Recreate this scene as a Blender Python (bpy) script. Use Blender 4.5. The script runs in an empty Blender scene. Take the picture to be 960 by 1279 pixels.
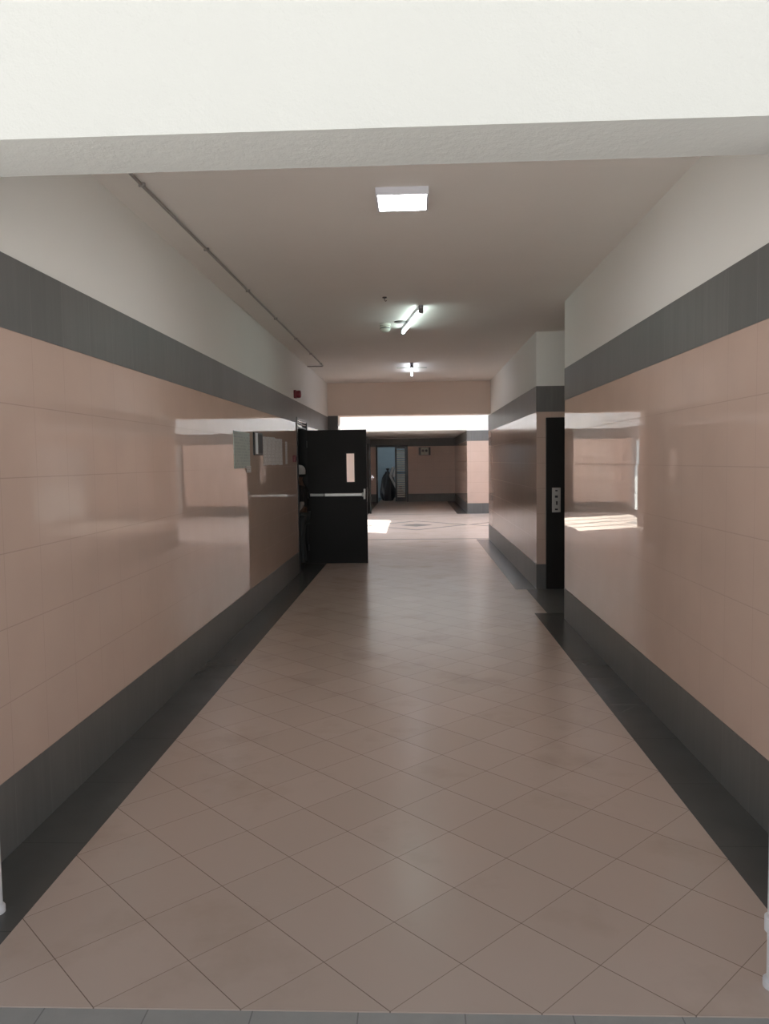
import bpy, bmesh, math, random
from mathutils import Vector, Matrix
random.seed(7)
sc = bpy.context.scene
COL = sc.collection
PI = math.pi

# ---------------------------------------------------------------- node helpers
def s2l(c):
    return tuple(((v/255)/12.92 if v/255 <= .04045 else (((v/255)+.055)/1.055)**2.4) for v in c)

class NT:
    def __init__(self, name):
        self.m = bpy.data.materials.new(name); self.m.use_nodes = True
        self.t = self.m.node_tree; self.t.nodes.clear()
        self.out = self.t.nodes.new('ShaderNodeOutputMaterial')
    def n(self, typ, **kw):
        nd = self.t.nodes.new(typ)
        for k, v in kw.items(): setattr(nd, k, v)
        return nd
    def put(self, sock, v):
        if v is None: return
        if isinstance(v, bpy.types.NodeSocket): self.t.links.new(v, sock)
        else:
            if hasattr(sock.default_value, '__len__') and not isinstance(v, (int, float)):
                v = tuple(v)
                if len(sock.default_value) == 4 and len(v) == 3: v = v + (1,)
            sock.default_value = v
    def math(self, op, a, b=None, c=None, clamp=False):
        nd = self.n('ShaderNodeMath', operation=op, use_clamp=clamp)
        self.put(nd.inputs[0], a); self.put(nd.inputs[1], b); self.put(nd.inputs[2], c)
        return nd.outputs[0]
    def vmath(self, op, a, b=None, scale=None):
        nd = self.n('ShaderNodeVectorMath', operation=op)
        self.put(nd.inputs[0], a); self.put(nd.inputs[1], b)
        if scale is not None: self.put(nd.inputs['Scale'], scale)
        return nd.outputs[0]
    def mix(self, f, a, b):
        nd = self.n('ShaderNodeMix', data_type='RGBA')
        self.put(nd.inputs[0], f); self.put(nd.inputs[6], a); self.put(nd.inputs[7], b)
        return nd.outputs[2]
    def mixf(self, f, a, b):
        nd = self.n('ShaderNodeMix', data_type='FLOAT')
        self.put(nd.inputs[0], f); self.put(nd.inputs[2], a); self.put(nd.inputs[3], b)
        return nd.outputs[0]
    def pos(self):
        if not hasattr(self, '_p'):
            g = self.n('ShaderNodeNewGeometry'); self._g = g
            s = self.n('ShaderNodeSeparateXYZ'); self.put(s.inputs[0], g.outputs['Position'])
            self._p = (s.outputs[0], s.outputs[1], s.outputs[2])
        return self._p
    def noise(self, scale, detail=3, vec=None, rough=.5):
        nd = self.n('ShaderNodeTexNoise'); self.pos()
        self.put(nd.inputs['Vector'], vec if vec is not None else self._g.outputs['Position'])
        nd.inputs['Scale'].default_value = scale; nd.inputs['Detail'].default_value = detail
        nd.inputs['Roughness'].default_value = rough
        return nd.outputs['Fac']
    def ramp(self, f, lo, hi, a=0., b=1.):
        nd = self.n('ShaderNodeMapRange'); nd.clamp = True
        for i, v in enumerate((f, lo, hi, a, b)): self.put(nd.inputs[i], v)
        return nd.outputs[0]
    def bsdf(self, color, rough=.5, metal=0., spec=.5, normal=None, ior=None, **kw):
        p = self.n('ShaderNodeBsdfPrincipled')
        self.put(p.inputs['Base Color'], color); self.put(p.inputs['Roughness'], rough)
        self.put(p.inputs['Metallic'], metal); self.put(p.inputs['Specular IOR Level'], spec)
        if ior: self.put(p.inputs['IOR'], ior)
        for k, v in kw.items(): self.put(p.inputs[k.replace('_', ' ')], v)
        if normal is not None: self.put(p.inputs['Normal'], normal)
        self.t.links.new(p.outputs[0], self.out.inputs[0])
        return p
    def bump(self, h, strength, dist=.01, normal=None):
        b = self.n('ShaderNodeBump'); b.inputs['Strength'].default_value = strength
        b.inputs['Distance'].default_value = dist; self.put(b.inputs['Height'], h)
        if normal is not None: self.put(b.inputs['Normal'], normal)
        return b.outputs[0]

def line_mask(t, u, period, width, off=0.):
    """1 on a joint line, 0 elsewhere; u a coordinate socket"""
    f = t.math('FRACT', t.math('DIVIDE', t.math('ADD', u, off + 1000*period), period))
    d = t.math('MULTIPLY', t.math('MINIMUM', f, t.math('SUBTRACT', 1., f)), period)
    return t.math('LESS_THAN', d, width/2)

WHITE = s2l((228, 227, 222)); PINK = (.60, .45, .375); GREY = (.140, .138, .132)

def tile_normal(t, u, z, amp, off):
    c = t.n('ShaderNodeCombineXYZ')
    t.put(c.inputs[0], t.math('FLOOR', t.math('DIVIDE', t.math('ADD', u, off), .3)))
    t.put(c.inputs[1], t.math('FLOOR', t.math('DIVIDE', z, .3)))
    w = t.n('ShaderNodeTexWhiteNoise', noise_dimensions='3D'); t.put(w.inputs['Vector'], c.outputs[0])
    v = t.vmath('SCALE', t.vmath('SUBTRACT', w.outputs['Color'], (.5, .5, .5)), None, amp)
    return t.vmath('NORMALIZE', t.vmath('ADD', t._g.outputs['Normal'], v)), w.outputs['Value']

def make_wall_mat(name, axis, off=0., gloss=.012, spec=.8):
    """glazed pink tiles to 2.25 m, painted plaster above"""
    t = NT(name); X, Y, Z = t.pos(); u = X if axis == 'x' else Y
    nrm, rnd = tile_normal(t, u, Z, .0024, off)
    jv = line_mask(t, u, .3, .0022, off); jh = line_mask(t, Z, .3, .0038)
    j = t.math('MAXIMUM', jv, jh)
    c1 = t.mix(t.noise(3.2, 4), tuple(v*.93 for v in PINK), tuple(v*1.06 for v in PINK))
    c1 = t.mix(t.math('MULTIPLY', rnd, .12), c1, (.56, .41, .335))
    tile = t.mix(t.math('MULTIPLY', j, .42), c1, (.16, .12, .10))
    wh = t.mix(t.noise(1.1, 5), tuple(v*.95 for v in WHITE), WHITE)
    up = t.math('GREATER_THAN', Z, 2.25)
    col = t.mix(up, tile, wh)
    rough = t.mixf(up, t.mixf(j, gloss, .5), .8)
    spec = t.mixf(up, t.mixf(j, spec, 0.), .25)
    h = t.math('ADD', t.math('MULTIPLY', t.noise(2.2, 1), .4), t.math('MULTIPLY', t.math('MULTIPLY', t.noise(90, 3), up), .25))
    nn = t.bump(h, .022, .008, nrm)
    t.bsdf(col, rough, 0, spec, nn)
    return t.m

def make_grey_tile(name, axis, off=0., rough=.42):
    t = NT(name); X, Y, Z = t.pos(); u = X if axis == 'x' else Y
    nrm, rnd = tile_normal(t, u, Z, .004, off)
    j = line_mask(t, u, .3, .003, off)
    st = t.n('ShaderNodeMapping'); t.put(st.inputs[0], t._g.outputs['Position']); st.inputs['Scale'].default_value = (9, 9, .7)
    streak = t.noise(4, 4, st.outputs[0])
    c = t.mix(streak, tuple(v*.85 for v in GREY), tuple(v*1.18 for v in GREY))
    c = t.mix(t.math('MULTIPLY', rnd, .25), c, (.075, .078, .075))
    c = t.mix(t.math('MULTIPLY', j, .55), c, (.27, .26, .25))
    t.bsdf(c, t.mixf(j, rough, .6), 0, .4, nrm)
    return t.m

def make_plain(name, color, rough=.6, metal=0., spec=.4, var=.06, nscale=6, bump=0., bscale=60):
    t = NT(name); t.pos()
    c = t.mix(t.noise(nscale, 4), tuple(max(0, v*(1-var)) for v in color), tuple(min(1, v*(1+var)) for v in color))
    nn = t.bump(t.noise(bscale, 4), bump, .004) if bump else None
    t.bsdf(c, rough, metal, spec, nn)
    return t.m

def make_floor_mat():
    t = NT('floor_tiles'); X, Y, Z = t.pos(); d = .4243
    a = line_mask(t, t.math('ADD', X, Y), d, .0042); b = line_mask(t, t.math('SUBTRACT', X, Y), d, .0036)
    j = t.math('MAXIMUM', a, t.math('MULTIPLY', b, .8))
    # one colour step per tile
    c = t.n('ShaderNodeCombineXYZ')
    t.put(c.inputs[0], t.math('FLOOR', t.math('DIVIDE', t.math('ADD', X, Y), d)))
    t.put(c.inputs[1], t.math('FLOOR', t.math('DIVIDE', t.math('SUBTRACT', X, Y), d)))
    w = t.n('ShaderNodeTexWhiteNoise', noise_dimensions='3D'); t.put(w.inputs['Vector'], c.outputs[0])
    base = t.mix(w.outputs['Value'], (.60, .485, .415), (.645, .522, .452))
    base = t.mix(t.math('MULTIPLY', t.noise(1.3, 5), .5), base, (.525, .42, .355))
    st = t.ramp(t.noise(1.7, 5, rough=.6), .54, .80)
    base = t.mix(t.math('MULTIPLY', st, .45), base, (.33, .235, .16))
    light = t.mix(t.math('MULTIPLY', j, .75), base, (.13, .085, .065))
    # grey border strips, kerb joints, alcove and hall pattern
    ax = t.math('ABSOLUTE', X)
    corr = t.math('LESS_THAN', Y, 13.05)
    bord = t.math('MULTIPLY', t.math('GREATER_THAN', ax, 1.273), corr)
    alc = t.math('MULTIPLY', t.math('GREATER_THAN', Y, 5.68), t.math('LESS_THAN', Y, 7.12))
    alc = t.math('MULTIPLY', alc, t.math('GREATER_THAN', X, 0.))
    keep = t.math('SUBTRACT', 1., t.math('MULTIPLY', alc, t.math('LESS_THAN', X, 1.40)))
    bord = t.math('MULTIPLY', bord, keep)
    jb = line_mask(t, Y, .6, .004, .25)
    g = t.mix(t.noise(5, 5), (.083, .084, .081), (.112, .112, .107))
    g = t.mix(t.math('MULTIPLY', jb, .5), g, (.04, .04, .04))
    ga = t.mix(t.noise(5, 5), (.15, .15, .145), (.19, .188, .18))
    g = t.mix(alc, g, ga)
    thr = t.math('LESS_THAN', t.math('ABSOLUTE', t.math('SUBTRACT', Y, 13.18)), .06)
    thr2 = t.math('LESS_THAN', t.math('ABSOLUTE', t.math('SUBTRACT', Y, 20.35)), .05)
    # lozenges laid into the hall floor
    cx = t.math('SUBTRACT', t.math('FLOORED_MODULO', t.math('ADD', X, 25.0 - .31 + 1.24), 2.48), 1.24)
    dm = t.math('ADD', t.math('DIVIDE', t.math('ABSOLUTE', cx), 1.24), t.math('DIVIDE', t.math('ABSOLUTE', t.math('SUBTRACT', Y, 16.55)), 1.35))
    ring = t.math('LESS_THAN', t.math('ABSOLUTE', t.math('SUBTRACT', dm, .96)), .05)
    core = t.math('LESS_THAN', dm, .31)
    hall = t.math('MULTIPLY', t.math('GREATER_THAN', Y, 13.05), t.math('LESS_THAN', Y, 20.4))
    pat = t.math('MULTIPLY', t.math('MAXIMUM', ring, core), hall)
    pat = t.math('MAXIMUM', pat, t.math('MULTIPLY', t.math('MAXIMUM', thr, thr2), .8))
    col = t.mix(pat, light, (.25, .225, .205))
    rec = t.math('MULTIPLY', t.math('GREATER_THAN', Y, 20.4), t.math('GREATER_THAN', ax, 1.3))
    col = t.mix(t.math('MAXIMUM', bord, rec), col, g)
    rough = .25
    t.bsdf(col, rough, 0, .42, t.bump(t.math('ADD', t.math('MULTIPLY', j, -1.), t.math('MULTIPLY', t.noise(2.5, 2), .5)), .12, .003))
    return t.m

def make_kerb_mat():
    t = NT('kerb_stone'); X, Y, Z = t.pos()
    c = t.mix(t.noise(14, 5), (.34, .34, .33), (.43, .43, .415))
    j = line_mask(t, X, .3, .004, .09)
    c = t.mix(t.math('MULTIPLY', j, .5), c, (.08, .08, .08))
    t.bsdf(c, .55, 0, .4, t.bump(t.noise(60, 4), .2, .003))
    return t.m

def make_stucco(name, color):
    t = NT(name); t.pos()
    c = t.mix(t.noise(2.1, 5), tuple(v*.96 for v in color), color)
    h = t.math('ADD', t.noise(38, 4), t.math('MULTIPLY', t.noise(130, 3), .5))
    t.bsdf(c, .85, 0, .2, t.bump(h, .28, .006))
    return t.m

def make_emit(name, color, strength):
    t = NT(name); e = t.n('ShaderNodeEmission'); t.put(e.inputs[0], color); e.inputs[1].default_value = strength
    t.t.links.new(e.outputs[0], t.out.inputs[0]); return t.m

def make_clear_glass(name):
    t = NT(name); lw = t.n('ShaderNodeLayerWeight'); lw.inputs[0].default_value = .5
    fac = t.math('ADD', t.math('MULTIPLY', t.math('POWER', lw.outputs['Facing'], 5.), .9), .06)
    a = t.n('ShaderNodeBsdfTransparent'); a.inputs[0].default_value = (.92, .95, .94, 1)
    g = t.n('ShaderNodeBsdfGlossy'); g.inputs['Roughness'].default_value = .02
    m = t.n('ShaderNodeMixShader'); t.put(m.inputs[0], fac)
    t.t.links.new(a.outputs[0], m.inputs[1]); t.t.links.new(g.outputs[0], m.inputs[2])
    t.t.links.new(m.outputs[0], t.out.inputs[0]); return t.m

def make_frosted(name):
    t = NT(name)
    a = t.n('ShaderNodeBsdfTranslucent'); a.inputs[0].default_value = (.95, .94, .93, 1)
    r = t.n('ShaderNodeBsdfRefraction'); r.inputs['Roughness'].default_value = .45; r.inputs['IOR'].default_value = 1.02
    r.inputs['Color'].default_value = (1, 1, 1, 1)
    d = t.n('ShaderNodeMixShader'); d.inputs[0].default_value = .65
    t.t.links.new(a.outputs[0], d.inputs[1]); t.t.links.new(r.outputs[0], d.inputs[2])
    t.t.links.new(d.outputs[0], t.out.inputs[0]); return t.m

def make_translucent(name, c):
    t = NT(name); a = t.n('ShaderNodeBsdfTranslucent'); t.put(a.inputs[0], c)
    t.t.links.new(a.outputs[0], t.out.inputs[0]); return t.m

def make_print(name, paper, ink, axis, rows, rowscale, fill=.5, seed=0.):
    """a printed sheet: rows of illegible grey marks, in object space"""
    t = NT(name); tc = t.n('ShaderNodeTexCoord'); s = t.n('ShaderNodeSeparateXYZ')
    t.put(s.inputs[0], tc.outputs['Object'])
    u = s.outputs[1]; z = s.outputs[2]
    r = t.math('FRACT', t.math('DIVIDE', t.math('ADD', z, 10.), rows))
    inrow = t.math('LESS_THAN', r, fill)
    w = t.n('ShaderNodeTexNoise'); cc = t.n('ShaderNodeCombineXYZ')
    t.put(cc.inputs[0], t.math('MULTIPLY', u, rowscale)); t.put(cc.inputs[1], t.math('FLOOR', t.math('DIVIDE', t.math('ADD', z, 10.), rows)))
    cc.inputs[2].default_value = seed
    t.put(w.inputs['Vector'], cc.outputs[0]); w.inputs['Scale'].default_value = 1.7
    mk = t.math('MULTIPLY', inrow, t.math('GREATER_THAN', w.outputs['Fac'], .5))
    t.bsdf(t.mix(mk, paper, ink), .45, 0, .5)
    return t.m

def make_louvre_dark(name): return make_plain(name, (.006, .006, .007), .45)

M = {}
M['wall_l'] = make_wall_mat('glazed_wall_left', 'y', -.02)
M['wall_r'] = make_wall_mat('glazed_wall_right', 'y', -.045)
M['wall_x'] = make_wall_mat('glazed_wall_cross', 'x', .1)
M['wall_dusty'] = make_wall_mat('dusty_wall_pier', 'y', -.045, .09, .8)
M['wall_dull'] = make_wall_mat('dull_wall_recess', 'x', .1, .35, .3)
M['grey_l'] = make_grey_tile('grey_trim_left', 'y', -.02)
M['grey_r'] = make_grey_tile('grey_trim_right', 'y', -.045)
M['grey_x'] = make_grey_tile('grey_trim_cross', 'x', .1)
M['floor'] = make_floor_mat()
M['kerb'] = make_kerb_mat()
M['ceil'] = make_plain('ceiling_paint', s2l((226, 221, 215)), .75, 0, .3, .04, 1.5, .1, 40)
M['beam'] = make_plain('beam_paint', s2l((226, 208, 194)), .8, 0, .2, .03, 1.5)
M['stucco'] = make_stucco('white_stucco', s2l((180, 180, 176)))
M['plaster'] = make_plain('plain_plaster', WHITE, .8, 0, .2)
M['black'] = make_plain('black_door_paint', (.016, .015, .014), .5, 0, .2, .2, 3)
M['blackframe'] = make_plain('black_frame_paint', (.007, .007, .007), .3, 0, .45)
M['steel'] = make_plain('brushed_steel', (.55, .55, .53), .38, .85, .5, .08, 30)
M['satin'] = make_plain('satin_silver', (.42, .42, .40), .42, .55, .5, .06, 20)
M['dark_slot'] = make_plain('dark_slot', (.03, .03, .035), .5)
M['white_plastic'] = make_plain('white_plastic', s2l((225, 225, 228)), .4, 0, .5, .03)
M['frame_white'] = make_plain('light_frame', s2l((214, 214, 222)), .4, 0, .5, .03)
M['panel_glow'] = make_emit('panel_glow', (.95, .98, 1.0), 20.0)
M['tube_green'] = make_emit('tube_glow', (.80, 1.0, .96), 11.0)
M['tube_blue'] = make_emit('tube_glow_blue', (.80, .88, 1.0), 12.0)
M['cap'] = make_plain('tube_cap', (.16, .16, .16), .5)
M['red'] = make_plain('red_plastic', (.16, .012, .018), .35, 0, .5)
M['pipe_grey'] = make_plain('conduit', (.30, .28, .26), .5)
M['detector'] = make_plain('detector_plastic', s2l((190, 192, 180)), .45)
M['glass'] = make_clear_glass('door_glass')
M['frost'] = make_frosted('frosted_glass')
M['alu'] = make_plain('door_aluminium', (.33, .33, .34), .4, .3, .5)
M['asphalt'] = make_plain('yard_paving', (.40, .396, .388), .85, 0, .2, .12, 3, .2, 20)
M['greydoor'] = make_plain('grey_door', (.34, .32, .30), .45)
M['green_paper'] = make_print('green_notice_print', (.40, .47, .43), (.30, .36, .36), 'y', .028, 26, .5, 1.)
M['sheet'] = make_print('printed_sheet', (.62, .61, .60), (.30, .29, .28), 'y', .012, 70, .6, 4.)
M['strip'] = make_print('strip_print', (.55, .54, .53), (.3, .29, .28), 'y', .02, 60, .5, 7.)
M['rooflight'] = make_translucent('rooflight_sheet', (.50, .52, .56))
M['bluewall'] = make_plain('blue_room_paint', (.24, .33, .40), .7)
M['slat'] = make_plain('louvre_slat_paint', (.78, .77, .70), .5)
M['sack'] = make_plain('black_sack', (.012, .013, .018), .4, 0, .5, .2, 8, .5, 14)
M['whitebar'] = make_plain('white_enamel', (.72, .76, .78), .35)
M['skin'] = make_plain('skin', (.10, .055, .035), .55)
M['capcloth'] = make_plain('white_cap_cloth', (.48, .48, .47), .85)
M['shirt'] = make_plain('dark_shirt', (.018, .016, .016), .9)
M['sleeve'] = make_plain('grey_cuff', (.30, .28, .26), .9)
M['trouser'] = make_plain('grey_trousers', (.055, .06, .06), .9)
M['shoe'] = make_plain('dark_shoe', (.012, .012, .012), .6)
M['hair'] = make_plain('black_hair', (.008, .007, .006), .7)
M['mark'] = make_plain('dark_mark', (.10, .09, .085), .6)

# ---------------------------------------------------------------- mesh helpers
def new_bm(): return bmesh.new()

def add_box(bm, x0, x1, y0, y1, z0, z1, bev=0., mi=0):
    r = bmesh.ops.create_cube(bm, size=1.)
    vs = r['verts']
    for v in vs:
        v.co = Vector(((x0+x1)/2 + v.co.x*(x1-x0), (y0+y1)/2 + v.co.y*(y1-y0), (z0+z1)/2 + v.co.z*(z1-z0)))
    fs = {f for v in vs for f in v.link_faces}
    for f in fs: f.material_index = mi
    if bev > 0:
        es = list({e for v in vs for e in v.link_edges})
        bmesh.ops.bevel(bm, geom=es, offset=bev, segments=2, profile=.5, affect='EDGES')

def add_cyl(bm, p0, p1, r0, r1=None, seg=20):
    p0, p1 = Vector(p0), Vector(p1); r1 = r0 if r1 is None else r1
    d = p1-p0; rot = d.to_track_quat('Z', 'Y').to_matrix().to_4x4()
    bmesh.ops.create_cone(bm, cap_ends=True, cap_tris=False, segments=seg, radius1=r0, radius2=r1, depth=d.length,
                          matrix=Matrix.Translation((p0+p1)/2) @ rot)

def add_lathe(bm, prof, origin, axis=(0, 0, 1), seg=28):
    rot = Vector(axis).to_track_quat('Z', 'Y').to_matrix(); o = Vector(origin); rings = []
    for r, h in prof:
        rings.append([bm.verts.new(o + rot @ Vector((max(r, 1e-4)*math.cos(2*PI*k/seg), max(r, 1e-4)*math.sin(2*PI*k/seg), h))) for k in range(seg)])
    for a, b in zip(rings, rings[1:]):
        for k in range(seg): bm.faces.new((a[k], a[(k+1) % seg], b[(k+1) % seg], b[k]))
    bm.faces.new(list(reversed(rings[0]))); bm.faces.new(rings[-1])

def add_tube(bm, pts, r, seg=12):
    pts = [Vector(p) for p in pts]; rings = []
    up = Vector((0, 0, 1))
    for i, p in enumerate(pts):
        d = (pts[min(i+1, len(pts)-1)] - pts[max(i-1, 0)]).normalized()
        ref = up if abs(d.dot(up)) < .95 else Vector((1, 0, 0))
        a = d.cross(ref).normalized(); b = d.cross(a).normalized()
        rr = r[i] if isinstance(r, (list, tuple)) else r
        rings.append([bm.verts.new(p + rr*(math.cos(2*PI*k/seg)*a + math.sin(2*PI*k/seg)*b)) for k in range(seg)])
    for a, b in zip(rings, rings[1:]):
        for k in range(seg): bm.faces.new((a[k], a[(k+1) % seg], b[(k+1) % seg], b[k]))
    bm.faces.new(list(reversed(rings[0]))); bm.faces.new(rings[-1])

def obj(name, bm, mat, parent=None, smooth=False):
    bmesh.ops.recalc_face_normals(bm, faces=bm.faces)
    me = bpy.data.meshes.new(name); bm.to_mesh(me); bm.free()
    for m in (mat if isinstance(mat, (list, tuple)) else [mat]): me.materials.append(m)
    if smooth:
        for p in me.polygons: p.use_smooth = True
        try: me.set_sharp_from_angle(angle=math.radians(40))
        except Exception: pass
    o = bpy.data.objects.new(name, me); COL.objects.link(o)
    if parent is not None:
        o.parent = parent
        o.matrix_parent_inverse = parent.matrix_basis.inverted()
    return o

def tag(o, label, cat, group=None):
    o['label'] = label; o['category'] = cat
    if group: o['group'] = group
    return o

def thing(name, label, cat, loc=(0, 0, 0), group=None):
    o = bpy.data.objects.new(name, None); o.empty_display_size = .1; COL.objects.link(o)
    o.location = loc
    return tag(o, label, cat, group)

def origin_to(o, loc):
    loc = Vector(loc); o.data.transform(Matrix.Translation(-loc)); o.location = loc; return o

def struct(name, bm, mat, smooth=False):
    o = obj(name, bm, mat, None, smooth); o['kind'] = 'structure'; return o

def sbox(name, x0, x1, y0, y1, z0, z1, mat):
    bm = new_bm(); add_box(bm, x0, x1, y0, y1, z0, z1); return struct(name, bm, mat)

def sboxes(name, boxes, mat):
    bm = new_bm()
    for b in boxes: add_box(bm, *b)
    return struct(name, bm, mat)

# ---------------------------------------------------------------- dimensions
XL, XR = -1.55, 1.52
ZC = 3.03                       # corridor ceiling
YE = 13.05                      # corridor ends, hall begins
YF = 20.40                      # far wall of the hall
YB = 27.40                      # back wall of the recess
HXL, HXR = -3.0, 3.45           # hall end walls
T = .2
HZ = 4.9                        # hall ceiling

# ---------------------------------------------------------------- the shell
sboxes('floor', [(-4.3, 4.0, 0, YE, -.15, 0), (HXL-T, HXR+T, YE, YF, -.15, 0), (-2.4, 2.4, YF, YB, -.15, 0), (-2.4, 2.4, YB, 31.2, -.15, 0)], M['floor'])
sbox('trim_1', -4.3, 4.0, -.32, 0, -.15, -.004, M['kerb'])
bm = new_bm(); add_box(bm, -60, 60, -60, 70, -.5, -.155)
g = struct('ground', bm, M['asphalt'])
sbox('trim_2', -9, 9, -9, -.32, -.155, -.03, M['asphalt'])

# corridor walls (tile up to 2.25 m inside the material, paint above)
DY0, DY1, DZ = 8.70, 9.68, 2.13           # left doorway
sboxes('wall_left', [(XL-T, XL, .26, DY0, 0, ZC), (XL-T, XL, DY1, YE, 0, ZC), (XL-T, XL, DY0, DY1, DZ, ZC)], M['wall_l'])
sboxes('wall_right', [(XR, XR+T, .26, 5.40, 0, ZC)], M['wall_r'])
# pier beyond the alcove: its corridor side and its near face carry their own tile directions
PY = 7.12
sboxes('wall_pier_side', [(XR, XR+T, PY+.02, YE, 0, ZC)], M['wall_dusty'])
sboxes('wall_pier_front', [(XR, 3.0, PY, PY+.02, 0, ZC)], M['wall_x'])
sboxes('wall_alcove', [(2.8, 3.0, 5.2, PY, 0, ZC), (XR+T, 2.8, 5.2, 5.40, 0, ZC)], M['wall_r'])
# grey skirting and grey frieze tiles
e = .003
for nm, z0, z1 in (('baseboard', 0, .3), ('trim', 2.1, 2.4)):
    k = (lambda s: f'{nm}_{s}')
    sboxes(k('left'), [(XL, XL+e, .262, DY0-.045, z0, z1), (XL, XL+e, DY1+.045, YE, z0, z1)] + ([(XL, XL+e, DY0-.045, DY1+.045, 2.18, z1)] if nm == 'trim' else []), M['grey_l'])
    sboxes(k('right'), [(XR-e, XR, .262, 5.40, z0, z1)], M['grey_r'])
    sboxes(k('pier_side'), [(XR-e, XR, PY-e, YE, z0, z1)], M['grey_r'])
    sboxes(k('pier_front'), [(XR, 2.8, PY-e, PY, z0, z1)], M['grey_x'])
    sboxes(k('far'), [(HXL, -1.6, YF-e, YF, z0, z1), (1.6, HXR, YF-e, YF, z0, z1)], M['grey_x'])
    sboxes(k('recess_back'), [(-1.6, -1.39, YB-e, YB, z0, z1), (-.17, 1.6, YB-e, YB, z0, z1)] + ([(-1.39, -.17, YB-e, YB, 2.16, z1)] if nm == 'trim' else []), M['grey_x'])
    sboxes(k('recess_sides'), [(-1.6, -1.6+e, YF-e, YB-e, z0, z1), (1.6-e, 1.6, YF-e, YB-e, z0, z1)], M['grey_r'])
    sboxes(k('hall_left'), [(HXL, HXL+e, YE, 15.65, z0, z1), (HXL, HXL+e, 19.5, YF-e, z0, z1)] + ([(HXL, HXL+e, 15.65, 19.5, 2.2, z1)] if nm == 'trim' else []), M['grey_l'])
    sboxes(k('hall_right'), [(HXR-e, HXR, YE, 18.75, z0, z1), (HXR-e, HXR, 20.0, YF-e, z0, z1)] + ([(HXR-e, HXR, 18.75, 20.0, 2.2, z1)] if nm == 'trim' else []), M['grey_r'])
# ceiling of corridor and alcove
sboxes('ceiling', [(-1.75, 3.0, .26, YE, ZC, ZC+.15)], M['ceil'])
# dropped beam before the hall, and the tiled pilaster under its left end
sbox('trim_3', XL, XR, 12.6, YE, 2.42, ZC, M['beam'])
sbox('wall_pilaster', XL, -1.36, 12.62, YE, 0, 2.42, M['wall_x'])
sboxes('trim_pilaster', [(XL+e, -1.357, 12.617, 12.62, 2.1, 2.42)], M['grey_x'])
# front wall of the building with the wide opening
sboxes('wall_front', [(-5.5, XL, 0, .26, -.15, 4.3), (XR, 5.5, 0, .26, -.15, 4.3), (XL, XR, 0, .26, 2.415, 4.3)], M['stucco'])
# hall shell
sboxes('wall_hall_near', [(HXL-T, XL-T, YE-.15, YE, 0, HZ), (XR+T, HXR+T, YE-.15, YE, 0, HZ), (-1.75, 1.72, YE-.15, YE, ZC+.15, HZ)], M['wall_x'])
sboxes('wall_hall_far', [(HXL-T, -1.6, YF, YF+.2, 0, HZ), (1.6, HXR+T, YF, YF+.2, 0, HZ), (-1.6, 1.6, YF, YF+.2, 2.42, HZ)], M['wall_x'])
sboxes('wall_hall_left', [(HXL-.1, HXL, YE, 15.7, 0, HZ), (HXL-.1, HXL, 19.45, YF, 0, HZ), (HXL-.1, HXL, 15.7, 19.45, 2.16, HZ)], M['wall_l'])
sboxes('wall_hall_right', [(HXR, HXR+T, YE, 18.8, 0, HZ), (HXR, HXR+T, 19.95, YF, 0, HZ), (HXR, HXR+T, 18.8, 19.95, 2.16, HZ)], M['wall_r'])
sbox('ceiling_hall', HXL-T, HXR+T, YE-.15, YF+.2, HZ, HZ+.012, M['rooflight'])  # unseen translucent roof, added to bring soft daylight into the hall
# recess
sboxes('wall_recess_sides', [(-1.8, -1.6, YF+.2, YB, 0, 2.42), (1.6, 1.8, YF+.2, YB, 0, 2.42)], M['wall_r'])
sboxes('wall_recess_back', [(-1.8, -1.34, YB, YB+.15, 0, 2.42), (-.22, 1.8, YB, YB+.15, 0, 2.42), (-1.34, -.22, YB, YB+.15, 2.10, 2.42)], M['wall_dull'])
sbox('ceiling_recess', -1.8, 1.8, YF+.2, YB+.15, 2.42, 2.6, M['plaster'])
# store room behind the recess door
sboxes('wall_store', [(-2.4, -2.25, YB+.15, 31.2, 0, 2.6), (.75, .9, YB+.15, 29.0, 0, 2.6), (.75, .9, 30.6, 31.2, 0, 2.6), (.75, .9, 29.0, 30.6, 0, 1.0), (.75, .9, 29.0, 30.6, 2.3, 2.6), (-2.25, .75, 31.05, 31.2, 0, 2.6)], M['bluewall'])  # the gap in the right-hand wall is an unseen window opening, added for daylight
sbox('ceiling_store', -2.4, .9, YB+.15, 31.2, 2.6, 2.7, M['plaster'])
# dark room behind the left doorway
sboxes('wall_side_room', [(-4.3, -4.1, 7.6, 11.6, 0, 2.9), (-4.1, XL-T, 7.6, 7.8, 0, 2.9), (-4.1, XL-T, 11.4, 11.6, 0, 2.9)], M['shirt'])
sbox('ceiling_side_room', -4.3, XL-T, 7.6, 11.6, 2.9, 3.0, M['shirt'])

# ---------------------------------------------------------------- doors that belong to the room
def frame(name, boxes, mat):
    bm = new_bm()
    for b in boxes: add_box(bm, *b, .004)
    return struct(name, bm, mat)
# left doorway frame with a shallow barred head light
d1 = frame('door_1', [(XL-T-.01, XL+.012, DY0-.045, DY0+.03, 0, 2.18), (XL-T-.01, XL+.012, DY1-.03, DY1+.045, 0, 2.18),
                      (XL-T-.01, XL+.012, DY0+.03, DY1-.03, 2.145, 2.18), (XL-.06, XL-.0, DY0+.03, DY1-.03, 2.035, 2.06)], M['blackframe'])
bm = new_bm(); add_box(bm, XL-.035, XL-.025, DY0+.03, DY1-.03, 2.06, 2.145); obj('transom_glass', bm, M['glass'], d1)
bm = new_bm(); add_box(bm, XL-.024, XL-.006, DY0+.03, DY1-.03, 2.097, 2.108, .002); obj('transom_bar', bm, M['satin'], d1)
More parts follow.
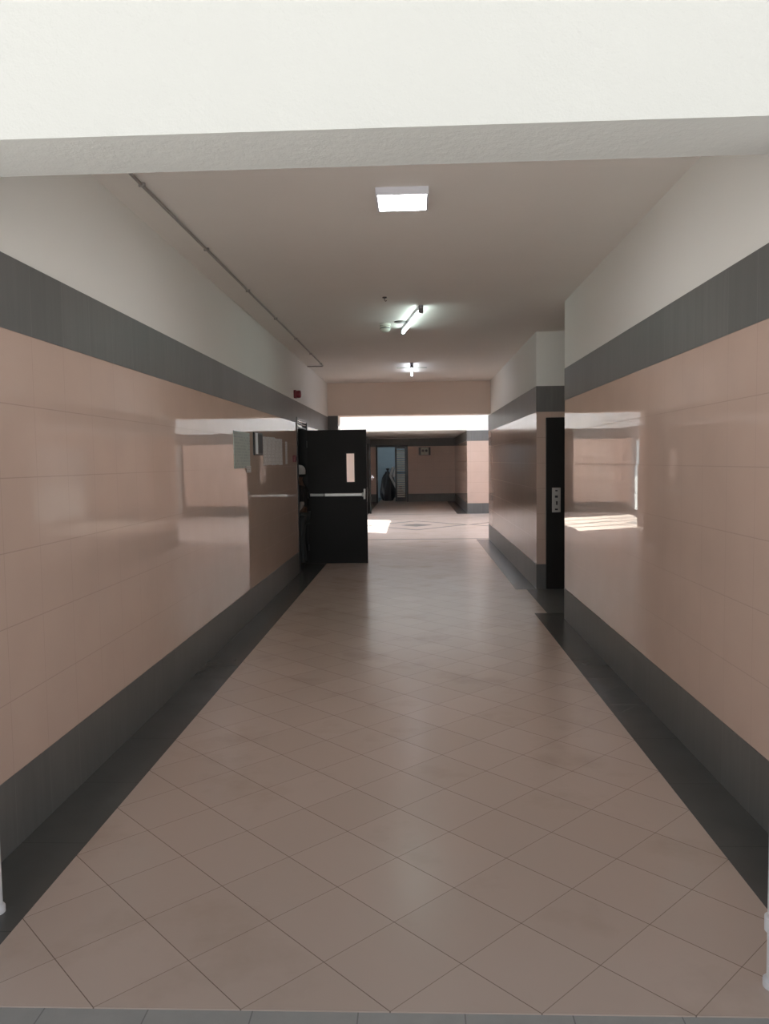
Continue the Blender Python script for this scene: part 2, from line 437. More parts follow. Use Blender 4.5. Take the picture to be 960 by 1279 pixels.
# store room door frame
frame('door_2', [(-1.39, -1.325, YB-.02, YB+.16, 0, 2.16), (-.235, -.17, YB-.02, YB+.16, 0, 2.16), (-1.325, -.235, YB-.02, YB+.16, 2.085, 2.16)], M['blackframe'])
# glazed double doors in the hall's left end wall, hidden from straight view but mirrored in the tiles
y0, y1 = 15.7, 19.45; x0, x1 = HXL-.085, HXL-.045
fb = [(x0, HXL+.01, y0-.04, y0+.06, 0, 2.2), (x0, HXL+.01, y1-.06, y1+.04, 0, 2.2), (x0, HXL+.01, y0, y1, 2.1, 2.2)]
d3 = frame('door_3', fb, M['alu'])
for k in range(4):
    a = y0+.06 + k*(y1-y0-.12)/4; b = y0+.06 + (k+1)*(y1-y0-.12)/4
    bm = new_bm()
    for q in ((x0, x1, a, a+.05, .0, 2.1), (x0, x1, b-.05, b, .0, 2.1), (x0, x1, a+.05, b-.05, 2.02, 2.1), (x0, x1, a+.05, b-.05, 0, .14)):
        add_box(bm, *q, .003)
    lf = obj('door_leaf', bm, M['alu'], d3)
    bm = new_bm(); add_box(bm, x0+.017, x0+.023, a+.05, b-.05, .14, 2.02); obj('pane', bm, M['glass'], lf)
# plain grey door in the hall's right end wall
d4 = frame('door_4', [(HXR-.012, HXR+.1, 18.76, 18.86, 0, 2.2), (HXR-.012, HXR+.1, 19.89, 19.99, 0, 2.2), (HXR-.012, HXR+.1, 18.86, 19.89, 2.1, 2.2)], M['blackframe'])
bm = new_bm(); add_box(bm, HXR+.03, HXR+.075, 18.86, 19.89, .005, 2.1, .003); obj('door_leaf', bm, M['greydoor'], d4)

# ---------------------------------------------------------------- the open black door in the left wall
LY = 9.60; LX0, LX1 = -1.535, -.640; LT = .045
fd = thing('fire_door', 'black door leaf standing open into the corridor with narrow window and silver push bar', 'door', (LX0, LY+LT/2, 0))
WX0, WX1, WZ0, WZ1 = -.945, -.822, 1.24, 1.675
bm = new_bm()
for q in ((LX0, WX0, .005, 2.03), (WX1, LX1, .005, 2.03), (WX0, WX1, .005, WZ0), (WX0, WX1, WZ1, 2.03)):
    add_box(bm, q[0], q[1], LY, LY+LT, q[2], q[3])
bmesh.ops.remove_doubles(bm, verts=bm.verts, dist=1e-5)
obj('leaf_panel', bm, M['black'], fd)
bm = new_bm(); add_box(bm, WX0, WX1, LY+.018, LY+.026, WZ0, WZ1)
o = obj('window_pane', bm, M['frost'], fd); o['label'] = 'narrow frosted glass pane'
bm = new_bm(); w = .008
for q in ((WX0-w, WX0+w/2, WZ0-w, WZ1+w), (WX1-w/2, WX1+w, WZ0-w, WZ1+w), (WX0, WX1, WZ0-w, WZ0+w/2), (WX0, WX1, WZ1-w/2, WZ1+w)):
    add_box(bm, q[0], q[1], LY-.004, LY+.002, q[2], q[3], .0015)
obj('window_bead', bm, M['blackframe'], fd)
BZ = 1.052
bm = new_bm(); add_box(bm, -1.50, -1.29, LY-.052, LY-.012, BZ-.021, BZ+.021, .006)
bar = obj('push_bar', bm, M['satin'], fd); bar['label'] = 'silver push bar'
bm = new_bm(); add_box(bm, -1.278, -.715, LY-.058, LY-.010, BZ-.024, BZ+.024, .007); obj('bar_pad', bm, M['steel'], bar)
bm = new_bm(); add_box(bm, -.715, -.672, LY-.06, LY, BZ-.03, BZ+.03, .006); obj('latch_case', bm, M['satin'], bar)
bm = new_bm(); add_box(bm, -.690, -.662, LY-.04, LY, BZ-.07, BZ+.085, .006); obj('latch_plate', bm, M['steel'], bar)
bm = new_bm(); add_box(bm, -1.29, -1.278, LY-.045, LY, BZ-.017, BZ+.017); add_box(bm, -1.515, -1.50, LY-.05, LY, BZ-.025, BZ+.025, .004); obj('bar_bracket', bm, M['blackframe'], bar)
for z in (.25, 1.05, 1.82):
    bm = new_bm(); add_cyl(bm, (LX0-.004, LY+LT+.004, z-.05), (LX0-.004, LY+LT+.004, z+.05), .009); obj('hinge', bm, M['satin'], fd, True)
bm = new_bm(); add_box(bm, LX1-.0005, LX1+.0015, LY+.008, LY+LT-.008, .94, 1.16); obj('edge_plate', bm, M['steel'], fd)

# black leaf lying open against the pier in the right-hand alcove
AX0, AX1 = 1.628, 2.50
ad = thing('alcove_door', 'dark door leaf folded back in the right-hand alcove, silver lock plate on it', 'door', (AX1, PY-.03, 0))
bm = new_bm(); add_box(bm, AX0, AX1, PY-.052, PY-.006, .012, 2.03, .003); obj('leaf_panel', bm, M['black'], ad)
bm = new_bm(); add_box(bm, 1.692, 1.792, PY-.062, PY-.052, .92, 1.21, .003)
pl = obj('lock_plate', bm, M['steel'], ad); pl['label'] = 'silver lock plate'
for (cx, cz, ww, hh) in ((1.742, 1.175, .026, .016), (1.742, 1.105, .034, .026), (1.746, 1.03, .018, .044), (1.742, .955, .034, .018)):
    bm = new_bm()
    add_box(bm, cx-ww/2, cx+ww/2, PY-.0655, PY-.061, cz-hh/2, cz+hh/2, .0015); obj('keyhole', bm, M['dark_slot'], pl)
bm = new_bm(); add_cyl(bm, (AX1+.004, PY-.05, .2), (AX1+.004, PY-.05, .32), .01); add_cyl(bm, (AX1+.004, PY-.05, 1.7), (AX1+.004, PY-.05, 1.82), .01); obj('hinge', bm, M['satin'], ad, True)

# dark leaf at the mouth of the recess
rd = thing('recess_door', 'dark door leaf at the left edge of the far recess, pale lever handle', 'door', (-1.55, 21.45, 0))
hp, fp = Vector((-1.55, 21.45, 0)), Vector((-1.225, 20.66, 0))
dv = (fp-hp).normalized(); nv = Vector((-dv.y, dv.x, 0))
def obox(bm, o, u, v, a0, a1, b0, b1, z0, z1, bev=0.):
    n0 = len(bm.verts); add_box(bm, a0, a1, b0, b1, z0, z1, bev)
    bm.verts.ensure_lookup_table()
    for vv in bm.verts[n0:]:
        c = vv.co.copy(); vv.co = o + u*c.x + v*c.y + Vector((0, 0, c.z))
Lw = (fp-hp).length
bm = new_bm(); obox(bm, hp, dv, nv, 0, Lw, -.022, .022, .012, 2.08); obj('leaf_panel', bm, M['black'], rd)
sgn = 1 if nv.x > 0 else -1
bm = new_bm(); o0 = hp + dv*(Lw-.09)
q0 = o0 + nv*sgn*.022; q1 = o0 + nv*sgn*.075
add_cyl(bm, q0 + Vector((0, 0, 1.07)), q1 + Vector((0, 0, 1.07)), .022)
add_tube(bm, [q1 + Vector((0, 0, 1.13)), q1 + Vector((.05, 0, 1.07)), q1 + Vector((0, 0, 1.0))], .02)
hd = obj('lever_handle', bm, M['white_plastic'], rd, True); hd['label'] = 'pale lever handle'
bm = new_bm()
for z in (.3, 1.75): add_cyl(bm, hp + Vector((-.01, 0, z)), hp + Vector((-.01, 0, z+.1)), .012)
obj('hinge', bm, M['satin'], rd, True)

# louvred leaf of the store room door
lx0, lx1 = -.665, -.24
ld = thing('louvred_door', 'narrow louvred door leaf with pale slats at the end of the far recess', 'door', (lx1, YB+.08, 0))
bm = new_bm()
for q in ((lx0, lx0+.07, .012, 2.08), (lx1-.05, lx1, .012, 2.08), (lx0+.07, lx1-.05, .012, .16), (lx0+.07, lx1-.05, 2.02, 2.08), (lx0+.07, lx1-.05, 1.09, 1.13)):
    add_box(bm, q[0], q[1], YB+.055, YB+.10, q[2], q[3], .002)
obj('stile_frame', bm, M['blackframe'], ld)
z = .20
while z < 2.0:
    if not 1.05 < z < 1.15:
        bm = new_bm()
        add_box(bm, lx0+.07, lx1-.05, -.004, .004, -.031, .031, .001)
        for v in bm.verts:
            c = v.co.copy(); a = math.radians(-38)
            v.co.y = c.y*math.cos(a) - c.z*math.sin(a) + YB+.078; v.co.z = c.y*math.sin(a) + c.z*math.cos(a) + z
        obj('slat', bm, M['slat'], ld)
    z += .083

# clutter inside the store room
def blob(name, c, rad, label, seed, group=None):
    rnd = random.Random(seed); bm = new_bm()
    bmesh.ops.create_icosphere(bm, subdivisions=4, radius=1.)
    ph = [rnd.uniform(0, 6.28) for _ in range(6)]
    for v in bm.verts:
        p = v.co.copy(); a = math.atan2(p.y, p.x)
        k = 1 + .07*math.sin(5*a+ph[0]+3*p.z) + .05*math.sin(9*a+ph[1]-4*p.z) + .05*math.sin(7*p.z+ph[2])
        taper = 1 - .35*max(0, p.z)
        v.co = Vector((p.x*k*rad[0]*taper, p.y*k*rad[1]*taper, p.z*k*rad[2]))
    mz = min(v.co.z for v in bm.verts)
    for v in bm.verts:
        if v.co.z < mz*.72: v.co.z = mz*.72
    low = mz*.72
    for v in bm.verts: v.co += Vector((c[0], c[1], -low))
    r = thing(name, label, 'sack', (c[0], c[1], 0), group)
    top = max(v.co.z for v in bm.verts)
    obj('sack_body', bm, M['sack'], r, True)
    bm = new_bm(); add_lathe(bm, [(.03, -.05), (.022, .0), (.06, .05), (.07, .09), (.02, .10)], (c[0], c[1], top), seg=14)
    obj('tied_neck', bm, M['sack'], r, True)
    return r
blob('refuse_sack', (-.98, 28.35, 0), (.30, .26, .66), 'tall black sack standing just inside the dark store doorway', 1)
blob('refuse_sack', (-.48, 28.02, 0), (.20, .18, .26), 'low black sack on the store floor before the louvred leaf', 2)
fr = thing('folded_frame', 'white bent metal frame leaning on the black sacks in the store doorway', 'frame', (-.72, 27.76, 0))
def flat(bm, a, b, w=.045, t=.012):
    a, b = Vector(a), Vector(b); d = (b-a).normalized(); n = Vector((0, 1, 0)); s = d.cross(n).normalized()
    vs = [bm.verts.new(p + s*w*i + n*t*j) for p in (a, b) for i, j in ((-1, -1), (1, -1), (1, 1), (-1, 1))]
    for q in ((0, 1, 2, 3), (7, 6, 5, 4), (0, 4, 5, 1), (1, 5, 6, 2), (2, 6, 7, 3), (3, 7, 4, 0)): bm.faces.new([vs[i] for i in q])
fy = 27.76
bm = new_bm(); flat(bm, (-.86, fy, .98), (-.74, fy, 1.34)); obj('upper_bar', bm, M['whitebar'], fr)
bm = new_bm(); flat(bm, (-.74, fy, .94), (-.63, fy, 1.28)); obj('upper_bar', bm, M['whitebar'], fr)
bm = new_bm(); flat(bm, (-.86, fy, .98), (-.64, fy, .52), .04); obj('lower_bar', bm, M['whitebar'], fr)
bm = new_bm(); flat(bm, (-.84, fy+.02, .95), (-.72, fy+.02, .95), .02); flat(bm, (-.64, fy+.01, .53), (-.62, fy+.01, .012), .014); flat(bm, (-.86, fy+.01, .98), (-.88, fy+.01, .012), .014); obj('thin_rod', bm, M['blackframe'], fr)

# small unit on the recess wall
es = thing('wall_sign', 'small pale wall sign with dark ends on the back wall of the recess', 'sign', (.465, YB-.04, 1.9))
bm = new_bm(); add_box(bm, .24, .69, YB-.035, YB, 1.76, 2.06, .006); obj('sign_back', bm, M['blackframe'], es)
bm = new_bm(); add_box(bm, .325, .615, YB-.042, YB-.033, 1.775, 2.045, .003); obj('sign_face', bm, M['detector'], es)
for cx in (.40, .53):
    bm = new_bm(); add_lathe(bm, [(.05, 0), (.05, .006), (.042, .009)], (cx, YB-.042, 1.93), (0, -1, 0)); obj('sign_mark', bm, M['dark_slot'], es)

# ---------------------------------------------------------------- ceiling fittings
pn = thing('ceiling_panel_light', 'square white lit panel lamp on the ceiling just behind the entrance beam', 'ceiling light', (.035, 2.36, ZC))
bm = new_bm(); px0, px1, py0, py1 = -.11, .18, 2.215, 2.505; zt, zb = ZC, ZC-.042
add_box(bm, px0, px1, py0, py0+.012, zb, zt, .002); add_box(bm, px0, px1, py1-.012, py1, zb, zt, .002)
add_box(bm, px0, px0+.012, py0+.012, py1-.012, zb, zt, .002); add_box(bm, px1-.012, px1, py0+.012, py1-.012, zb, zt, .002)
add_box(bm, px0+.012, px1-.012, py0+.012, py1-.012, zt-.015, zt)
obj('housing', bm, M['frame_white'], pn)
bm = new_bm(); add_box(bm, px0+.012, px1-.012, py0+.012, py1-.012, zb+.003, zb+.012); obj('diffuser', bm, M['panel_glow'], pn)

def tube_light(a, b, glow, label):
    a, b = Vector(a), Vector(b); d = (b-a).normalized(); s = Vector((-d.y, d.x, 0)); L = (b-a).length
    r = thing('ceiling_tube_light', label, 'ceiling light', (a+b)/2 + Vector((0, 0, 0)), 'fluorescent tube lights on the ceiling')
    bm = new_bm(); obox(bm, a, d, s, 0, L, -.016, .016, -.034, 0, .003); obj('batten', bm, M['frame_white'], r)
    bm = new_bm(); add_cyl(bm, a + d*.03 + Vector((0, 0, -.056)), b - d*.03 + Vector((0, 0, -.056)), .013); obj('tube', bm, glow, r, True)
    for q0, q1 in ((0, .03), (L-.03, L)):
        bm = new_bm(); obox(bm, a, d, s, q0, q1, -.022, .022, -.075, -.0005, .004); obj('end_cap', bm, M['cap'], r)
    bm = new_bm(); obox(bm, a, d, s, L*.62, L*.62+.025, -.012, .012, -.044, -.033, .002); obj('starter', bm, M['cap'], r)
    return r
tube_light((.165, 5.42, ZC), (-.03, 6.68, ZC), M['tube_green'], 'slanted greenish white tube light between smoke detector and entrance')
tube_light((.06, 9.75, ZC), (.055, 10.98, ZC), M['tube_blue'], 'far bluish tube light pointing along the corridor before the beam')

sd = thing('smoke_detector', 'round smoke detector on the ceiling left of the slanted tube light', 'smoke detector', (-.215, 6.40, ZC))
bm = new_bm(); add_lathe(bm, [(.06, 0), (.06, -.02), (.052, -.026)][::1], (-.215, 6.40, ZC), seg=28); obj('base', bm, M['detector'], sd, True)
bm = new_bm(); add_lathe(bm, [(.05, -.024), (.055, -.045), (.05, -.07), (.032, -.085), (.01, -.09)], (-.215, 6.40, ZC)); dm = obj('dome', bm, M['detector'], sd, True)
bm = new_bm(); add_lathe(bm, [(.0565, -.044), (.0565, -.052)], (-.215, 6.40, ZC)); obj('slot_band', bm, M['dark_slot'], sd, True)
bm = new_bm(); add_lathe(bm, [(.07, 0), (.07, -.006), (.06, -.010), (.01, -.011)], (-.045, 6.40-.12, ZC))
tag(origin_to(obj('ceiling_rose', bm, M['mark'], None, True), (-.045, 6.28, ZC)), 'flat dark round ceiling plate between detector and slanted tube', 'ceiling plate')
bm = new_bm(); add_lathe(bm, [(.02, 0), (.02, -.008), (.006, -.012)], (-.168, 5.03, ZC)); add_tube(bm, [(-.168, 5.03, ZC-.01), (-.168, 5.03, ZC-.03), (-.16, 5.03, ZC-.038), (-.15, 5.03, ZC-.03)], .003, 8)
tag(origin_to(obj('ceiling_hook', bm, M['dark_slot'], None, True), (-.168, 5.03, ZC)), 'tiny dark hook in the middle of the corridor ceiling', 'hook')
bm = new_bm(); obox(bm, Vector((.057, 10.35, ZC)), Vector((1, 0, 0)), Vector((0, 1, 0)), -.24, .24, -.02, .02, -.012, 0, .003)  # thin flat pale strip across the ceiling at the far tube
tag(origin_to(obj('cross_strip', bm, M['detector'], None), (.057, 10.35, ZC)), 'thin pale crosswise strip behind the far bluish tube light', 'bracket')

cd = thing('ceiling_conduit', 'thin grey conduit running along the ceiling near the left wall', 'conduit', (-1.32, 5, ZC))
pts = [(-1.34, .262, ZC-.010), (-1.335, 2, ZC-.010), (-1.32, 5, ZC-.010), (-1.305, 8, ZC-.010), (-1.30, 9.84, ZC-.010), (-1.31, 9.88, ZC-.010), (-1.34, 9.90, ZC-.010), (XL, 9.90, ZC-.010)]
bm = new_bm(); add_tube(bm, pts, .009, 10); obj('conduit_run', bm, M['pipe_grey'], cd, True)
for y in (1.2, 2.05, 3.3, 4.6, 5.9, 7.2, 8.5, 9.6):
    x = -1.34 + (y-.262)/9.58*.04
    bm = new_bm(); add_box(bm, x-.018, x+.018, y-.007, y+.007, ZC-.0215, ZC, .003); obj('saddle_clip', bm, M['pipe_grey'], cd)

# ---------------------------------------------------------------- on the left wall
al = thing('alarm_sounder', 'dark red alarm sounder high on the left wall above the doorway', 'alarm', (XL, 8.53, 2.48))
bm = new_bm(); add_box(bm, XL, XL+.035, 8.475, 8.585, 2.425, 2.535, .008); obj('back_box', bm, M['red'], al)
bm = new_bm(); add_lathe(bm, [(.050, 0), (.052, .03), (.05, .05), (.042, .058), (.03, .05), (.008, .045)], (XL+.034, 8.53, 2.48), (1, 0, 0)); obj('horn', bm, M['red'], al, True)
cp = thing('call_point', 'small red call point on the left wall beside the doorway frame', 'alarm', (XL, 8.33, 1.6))
bm = new_bm(); add_box(bm, XL, XL+.04, 8.285, 8.375, 1.555, 1.645, .006); obj('case', bm, M['red'], cp)
bm = new_bm(); add_box(bm, XL+.039, XL+.043, 8.305, 8.355, 1.575, 1.625, .001); obj('press_glass', bm, M['dark_slot'], cp)

def sheet(name, y0, y1, z0, z1, mat, label, cat, group=None, th=.003, curl=0.):
    bm = new_bm(); n = 6
    a = [[bm.verts.new((XL + .0035 + curl*(math.sin(PI*i/n)), y0+(y1-y0)*i/n, z)) for i in range(n+1)] for z in (z0, z1)]
    b = [[bm.verts.new((XL + .0035 + th + curl*(math.sin(PI*i/n)), y0+(y1-y0)*i/n, z)) for i in range(n+1)] for z in (z0, z1)]
    for i in range(n):
        bm.faces.new((a[0][i], a[1][i], a[1][i+1], a[0][i+1])); bm.faces.new((b[0][i], b[0][i+1], b[1][i+1], b[1][i]))
        for q in (0, 1): bm.faces.new((a[q][i], a[q][i+1], b[q][i+1], b[q][i]))
    for i in (0, n): bm.faces.new((a[0][i], b[0][i], b[1][i], a[1][i]))
    for v in bm.verts: v.co.x -= .0035
    o = obj(name, bm, mat); origin_to(o, (XL, (y0+y1)/2, (z0+z1)/2))
    return tag(o, label, cat, group)
nb = thing('green_notice', 'pale green notice sheet on the left wall, nearest the camera', 'notice', (XL, 5.22, 1.65))
bm = new_bm(); add_box(bm, XL, XL+.006, 4.89, 5.56, 1.50, 1.845, .001); o = obj('sheet', bm, M['green_paper'], None); origin_to(o, (XL, 5.22, 1.65)); o.parent = nb; o.matrix_parent_inverse = nb.matrix_basis.inverted()
bm = new_bm(); add_box(bm, XL+.005, XL+.008, 5.38, 5.58, 1.455, 1.52, .0005); o = obj('lower_flap', bm, M['strip'], None); origin_to(o, (XL, 5.48, 1.48)); o.parent = nb; o.matrix_parent_inverse = nb.matrix_basis.inverted()
fm = thing('framed_notice', 'small dark framed notice between green sheet and white printed sheets', 'notice', (XL, 5.88, 1.76))
bm = new_bm(); add_box(bm, XL, XL+.018, 5.74, 6.16, 1.63, 1.862, .003); obj('frame_back', bm, M['blackframe'], fm)
bm = new_bm(); add_box(bm, XL+.017, XL+.020, 5.79, 5.90, 1.64, 1.855, .001); o = obj('white_slip', bm, M['whitebar'], fm)
bm = new_bm(); add_box(bm, XL+.017, XL+.019, 5.92, 6.14, 1.65, 1.845, .001); obj('frame_glass', bm, M['dark_slot'], fm)
place = ['first white printed sheet, next to the small dark frame', 'second white printed sheet from the small dark frame', 'middle one of the five white printed sheets on the left wall',
         'fourth white printed sheet, second from the narrow slip', 'fifth white printed sheet, next to the narrow slip near the doorway']
for k in range(5):
    a = 6.26 + k*.245
    sheet('printed_sheet', a, a+.232, 1.52 + .004*(k % 2), 1.835 + .004*(k % 3), M['sheet'], place[k], 'paper', 'white printed sheets on the left wall', .001, .004)
sheet('paper_slip', 7.70, 7.85, 1.53, 1.815, M['strip'], 'narrow white paper slip on the left wall between sheets and doorway', 'paper', None, .001, .003)

# ---------------------------------------------------------------- pipes at the entrance
dp = thing('white_pipe', 'white upright pipe with a coupling at the right edge near the kerb', 'pipe', (1.118, .125, 0))
bm = new_bm(); add_cyl(bm, (1.118, .125, 0.0), (1.118, .125, 2.415), .022, None, 24); obj('pipe_run', bm, M['white_plastic'], dp, True)
bm = new_bm(); add_lathe(bm, [(.0225, 0), (.03, .004), (.03, .045), (.0225, .05)], (1.118, .125, .165)); obj('coupling', bm, M['white_plastic'], dp, True)
bm = new_bm(); add_lathe(bm, [(.032, 0), (.032, .02), (.0225, .03)], (1.118, .125, 0)); obj('foot_collar', bm, M['white_plastic'], dp, True)
lp = thing('white_pipe', 'white upright pipe on the dark border, foot just showing at the left edge', 'pipe', (-1.385, .46, 0))
bm = new_bm(); add_cyl(bm, (-1.385, .46, 0), (-1.385, .46, ZC), .022, None, 24); obj('pipe_run', bm, M['white_plastic'], lp, True)
bm = new_bm(); add_lathe(bm, [(.03, 0), (.03, .02), (.0225, .03)], (-1.385, .46, 0)); obj('foot_collar', bm, M['white_plastic'], lp, True)

# ---------------------------------------------------------------- the person half hidden in the left doorway
def skin_mesh(name, verts, edges, mat, parent, sub=2, root=0, label=None):
    me = bpy.data.meshes.new(name); me.from_pydata([v[:3] for v in verts], edges, [])
    o = bpy.data.objects.new(name, me); COL.objects.link(o)
    m = o.modifiers.new('skin', 'SKIN'); m.use_smooth_shade = True
    sv = me.skin_vertices[0].data if me.skin_vertices else None
    if sv is None:
        bm = bmesh.new(); bm.from_mesh(me); bm.verts.layers.skin.verify(); bm.to_mesh(me); bm.free(); sv = me.skin_vertices[0].data
    for i, v in enumerate(verts):
        r = v[3]; sv[i].radius = (r, r) if not isinstance(r, tuple) else r
        sv[i].use_root = (i == root)
    s = o.modifiers.new('sub', 'SUBSURF'); s.levels = sub; s.render_levels = sub
    dg = bpy.context.evaluated_depsgraph_get()
    new = bpy.data.meshes.new_from_object(o.evaluated_get(dg))
    bpy.data.objects.remove(o); bpy.data.meshes.remove(me)
    new.name = name
    new.materials.clear(); new.materials.append(mat)
    for p in new.polygons: p.use_smooth = True
    o = bpy.data.objects.new(name, new); COL.objects.link(o)
    if parent is not None:
        o.parent = parent; o.matrix_parent_inverse = parent.matrix_basis.inverted()
    if label: o['label'] = label
    return o

def build_person():
    # local frame: f = forward (into the room), l = the figure's left; P maps (f, l, z)
    C0 = Vector((-1.60, 9.24, 0)); F = Vector((-1, 0, 0)); Lf = Vector((0, -1, 0))
    def P(f, l, z, r): c = C0 + F*f + Lf*l; return (c.x, c.y, z, r)
    root = thing('person', 'person in white cap and dark clothes, half hidden in the left doorway', 'person', (C0.x, C0.y, 0))
    V, E = [], []
    def chain(pts, start=None):
        prev = start
        for p in pts:
            V.append(P(*p)); i = len(V)-1
            if prev is not None: E.append((prev, i))
            prev = i
        return prev
    V.append(P(0, 0, .80, .115))                       # pelvis
    chest = chain([(.0, 0, .93, .108), (.005, 0, 1.07, .112), (-.005, 0, 1.17, .105)], 0)
    neck = chain([(.0, 0, 1.245, .05), (.015, 0, 1.285, .047)], chest)
    chain([(.02, 0, 1.335, .075), (.02, 0, 1.395, .085), (.018, 0, 1.45, .07)], neck)
    for s in (1, -1):
        chain([(.0, .085*s, .74, .078), (.01, .085*s, .60, .066), (.02, .085*s, .43, .050), (.0, .087*s, .27, .048), (-.02, .09*s, .085, .034), (.03, .092*s, .045, .033), (.12, .10*s, .03, .026)], 0)
        hand = chain([(.0, .155*s, 1.165, .052), (-.03, .19*s, 1.03, .041), (-.045, .20*s, .93, .034), (.04, .19*s, .84, .030), (.12, .165*s, .785, .023), (.155, .155*s, .765, .027)], chest)
        for j in range(4):
            w = (j-1.5)*.015
            chain([(.19, .155*s, .752+w, .0085), (.222-.004*abs(j-1.2), .148*s, .738+w, .008), (.236-.006*abs(j-1.2), .135*s, .722+w, .007)], hand)
        chain([(.165, .135*s, .785, .0095), (.19, .118*s, .782, .009), (.208, .112*s, .768, .008)], hand)
    skin_mesh('body', V, E, M['skin'], root)
    # clothes: slightly fatter chains that end at cuffs and hems
    V, E = [], []
    V.append(P(0, 0, .86, .128))
    chest = chain([(.0, 0, .95, .122), (.005, 0, 1.07, .124), (-.005, 0, 1.17, .116)], 0)
    chain([(.0, 0, 1.23, .066)], chest)
    for s in (1, -1):
        chain([(.0, .155*s, 1.165, .064), (-.03, .19*s, 1.03, .054), (-.043, .20*s, .945, .047)], chest)
    skin_mesh('shirt', V, E, M['shirt'], root)
    for s in (1, -1):
        V, E = [], []
        chain([(-.035, .196*s, 1.0, .056), (-.045, .20*s, .935, .050), (.04, .19*s, .848, .041), (.085, .178*s, .815, .036)])
        skin_mesh('sleeve', V, E, M['sleeve'], root, label='light grey sleeve')
    V, E = [], []
    V.append(P(0, 0, .82, .128))
    for s in (1, -1):
        chain([(.0, .088*s, .735, .090), (.01, .088*s, .60, .080), (.02, .088*s, .43, .068), (.0, .09*s, .27, .064), (-.02, .092*s, .10, .056), (-.02, .092*s, .075, .055)], 0)
    skin_mesh('trousers', V, E, M['trouser'], root)
    for s in (1, -1):
        V, E = [], []
        chain([(-.055, .092*s, .042, .040), (.02, .095*s, .045, .043), (.10, .10*s, .038, .038), (.15, .103*s, .03, .030)])
        skin_mesh('shoe', V, E, M['shoe'], root)
    # head details
    hc = Vector(P(.02, 0, 1.395, 0)[:3])
    for s in (1, -1):
        bm = new_bm(); bmesh.ops.create_uvsphere(bm, u_segments=12, v_segments=8, radius=.011, matrix=Matrix.Translation(hc + F*.080 + Lf*.03*s))
        obj('eye', bm, M['capcloth'], root, True)
    bm = new_bm(); add_lathe(bm, [(.004, .0), (.014, -.028), (.016, -.036), (.006, -.044)], hc + F*.088 + Vector((0, 0, .0)), (0, 0, 1), 12)
    obj('nose', bm, M['skin'], root, True)
    bm = new_bm(); add_box(bm, hc.x-.088, hc.x-.076, hc.y-.02, hc.y+.02, hc.z-.066, hc.z-.056, .004); obj('mouth', bm, M['shirt'], root)
    for s in (1, -1):
        bm = new_bm(); q = hc + Lf*.088*s
        add_lathe(bm, [(.008, -.03), (.016, -.015), (.018, .01), (.01, .026)], q, (0, 0, 1), 12)
        obj('ear', bm, M['skin'], root, True)
    # cap: a rounded crown with a band and a short peak
    bm = new_bm(); cc = hc + Vector((0, 0, .015))
    add_lathe(bm, [(.099, -.035), (.103, -.01), (.103, .02), (.095, .055), (.072, .085), (.04, .099), (.008, .103)], cc, (0, 0, 1), 28)
    cap = obj('cap', bm, M['capcloth'], root, True); cap['label'] = 'white cap'
    bm = new_bm()
    n = 12; top, bot = [], []
    for i in range(n+1):
        a = -.9 + 1.8*i/n
        for rr, lst in ((.098, 0), (.165, 1)):
            p = cc + F*(rr*math.cos(a)) + Lf*(rr*math.sin(a)*(1 if rr < .1 else .75)) + Vector((0, 0, -.02 - (.012 if rr > .1 else 0)))
            top.append(bm.verts.new(p)); bot.append(bm.verts.new(p - Vector((0, 0, .006))))
    for i in range(n):
        a0, a1, b0, b1 = 2*i, 2*i+1, 2*i+2, 2*i+3
        bm.faces.new((top[a0], top[a1], top[b1], top[b0])); bm.faces.new((bot[a0], bot[b0], bot[b1], bot[a1]))
        bm.faces.new((top[a1], bot[a1], bot[b1], top[b1])); bm.faces.new((top[a0], top[b0], bot[b0], bot[a0]))
    for i in (0, n): bm.faces.new((top[2*i], top[2*i+1], bot[2*i+1], bot[2*i]))
    obj('cap_peak', bm, M['capcloth'], cap, True)
    bm = new_bm(); add_lathe(bm, [(.088, -.062), (.094, -.03), (.094, -.02)], hc + Vector((.012, 0, 0)), (0, 0, 1), 24)
    obj('hair', bm, M['hair'], root, True)
build_person()

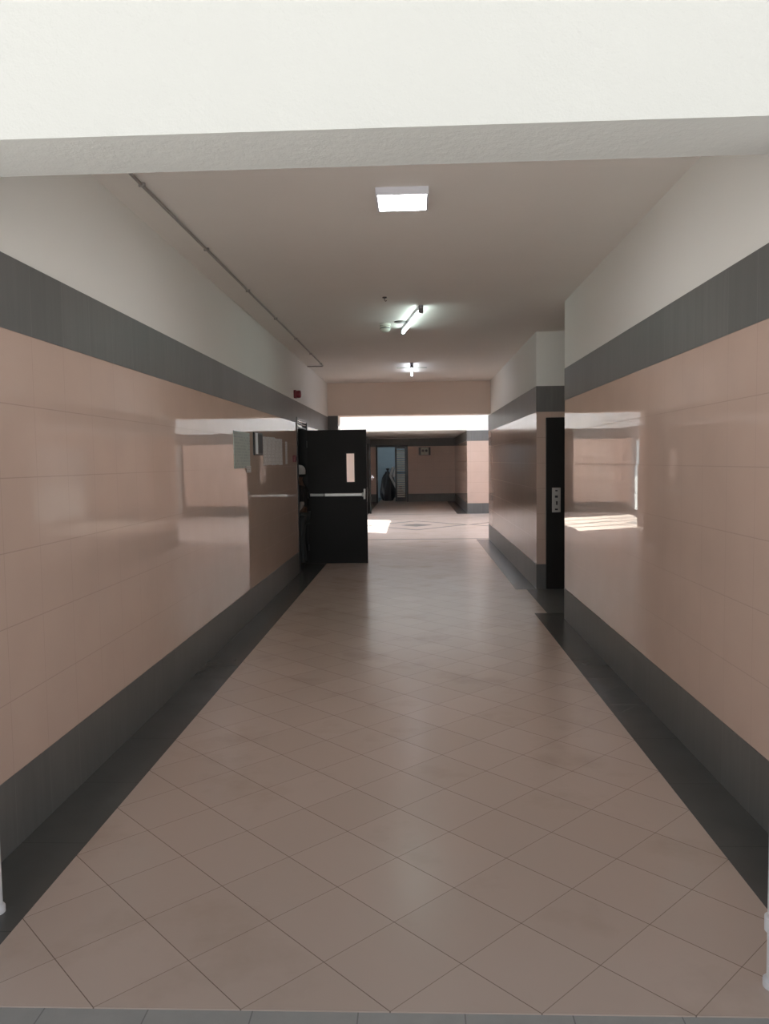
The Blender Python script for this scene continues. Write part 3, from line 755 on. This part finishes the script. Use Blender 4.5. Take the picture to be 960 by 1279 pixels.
# ---------------------------------------------------------------- daylight
w = bpy.data.worlds.new('World'); sc.world = w; w.use_nodes = True
nt = w.node_tree; bg = nt.nodes['Background']
bg.inputs[0].default_value = (.90, .95, 1.0, 1)
tc = nt.nodes.new('ShaderNodeTexCoord'); sx = nt.nodes.new('ShaderNodeSeparateXYZ'); nt.links.new(tc.outputs['Generated'], sx.inputs[0])
def wm(op, a, b):
    m = nt.nodes.new('ShaderNodeMath'); m.operation = op
    for i, v in enumerate((a, b)):
        if isinstance(v, (int, float)): m.inputs[i].default_value = v
        else: nt.links.new(v, m.inputs[i])
    return m.outputs[0]
haze = wm('POWER', wm('SUBTRACT', 1.0, wm('ABSOLUTE', sx.outputs[2], 0.)), 5.)       # brighter towards the horizon
nt.links.new(wm('ADD', wm('MULTIPLY', haze, .88), .15), bg.inputs[1])
sun = bpy.data.lights.new('sun', 'SUN'); sun.energy = 24.0; sun.angle = math.radians(.6); sun.color = (1, .985, .965)
so = bpy.data.objects.new('sun', sun); COL.objects.link(so)
so.rotation_euler = Vector((1.25, -.60, -1.0)).to_track_quat('-Z', 'Y').to_euler()
so.location = (-20, 10, 20)

# ---------------------------------------------------------------- camera
f, yaw, pitch, roll = 966.05, .0399, .0653, .0142
fw = Vector((-math.sin(yaw)*math.cos(pitch), math.cos(yaw)*math.cos(pitch), -math.sin(pitch)))
r0 = Vector((math.cos(yaw), math.sin(yaw), 0)); d0 = fw.cross(r0)
r = math.cos(roll)*r0 + math.sin(roll)*d0; dn = -math.sin(roll)*r0 + math.cos(roll)*d0
cam = bpy.data.cameras.new('camera'); cam.sensor_fit = 'HORIZONTAL'; cam.sensor_width = 36; cam.lens = f/960*36
cam.clip_start = .05; cam.clip_end = 300
co = bpy.data.objects.new('camera', cam); COL.objects.link(co)
u = -dn; b = -fw
co.matrix_world = Matrix(((r.x, u.x, b.x, .0872), (r.y, u.y, b.y, -2.0792), (r.z, u.z, b.z, 1.5457), (0, 0, 0, 1)))
sc.camera = co

sc.view_settings.view_transform = 'Standard'; sc.view_settings.look = 'None'
sc.view_settings.gamma = 1; sc.view_settings.use_curve_mapping = False
sc.view_settings.exposure = 1.15
sc.cycles.use_denoising = True
sc.cycles.max_bounces = 16; sc.cycles.diffuse_bounces = 8; sc.cycles.glossy_bounces = 6; sc.cycles.transparent_max_bounces = 12
sc.cycles.sample_clamp_indirect = 15
sc.cycles.blur_glossy = 0.0
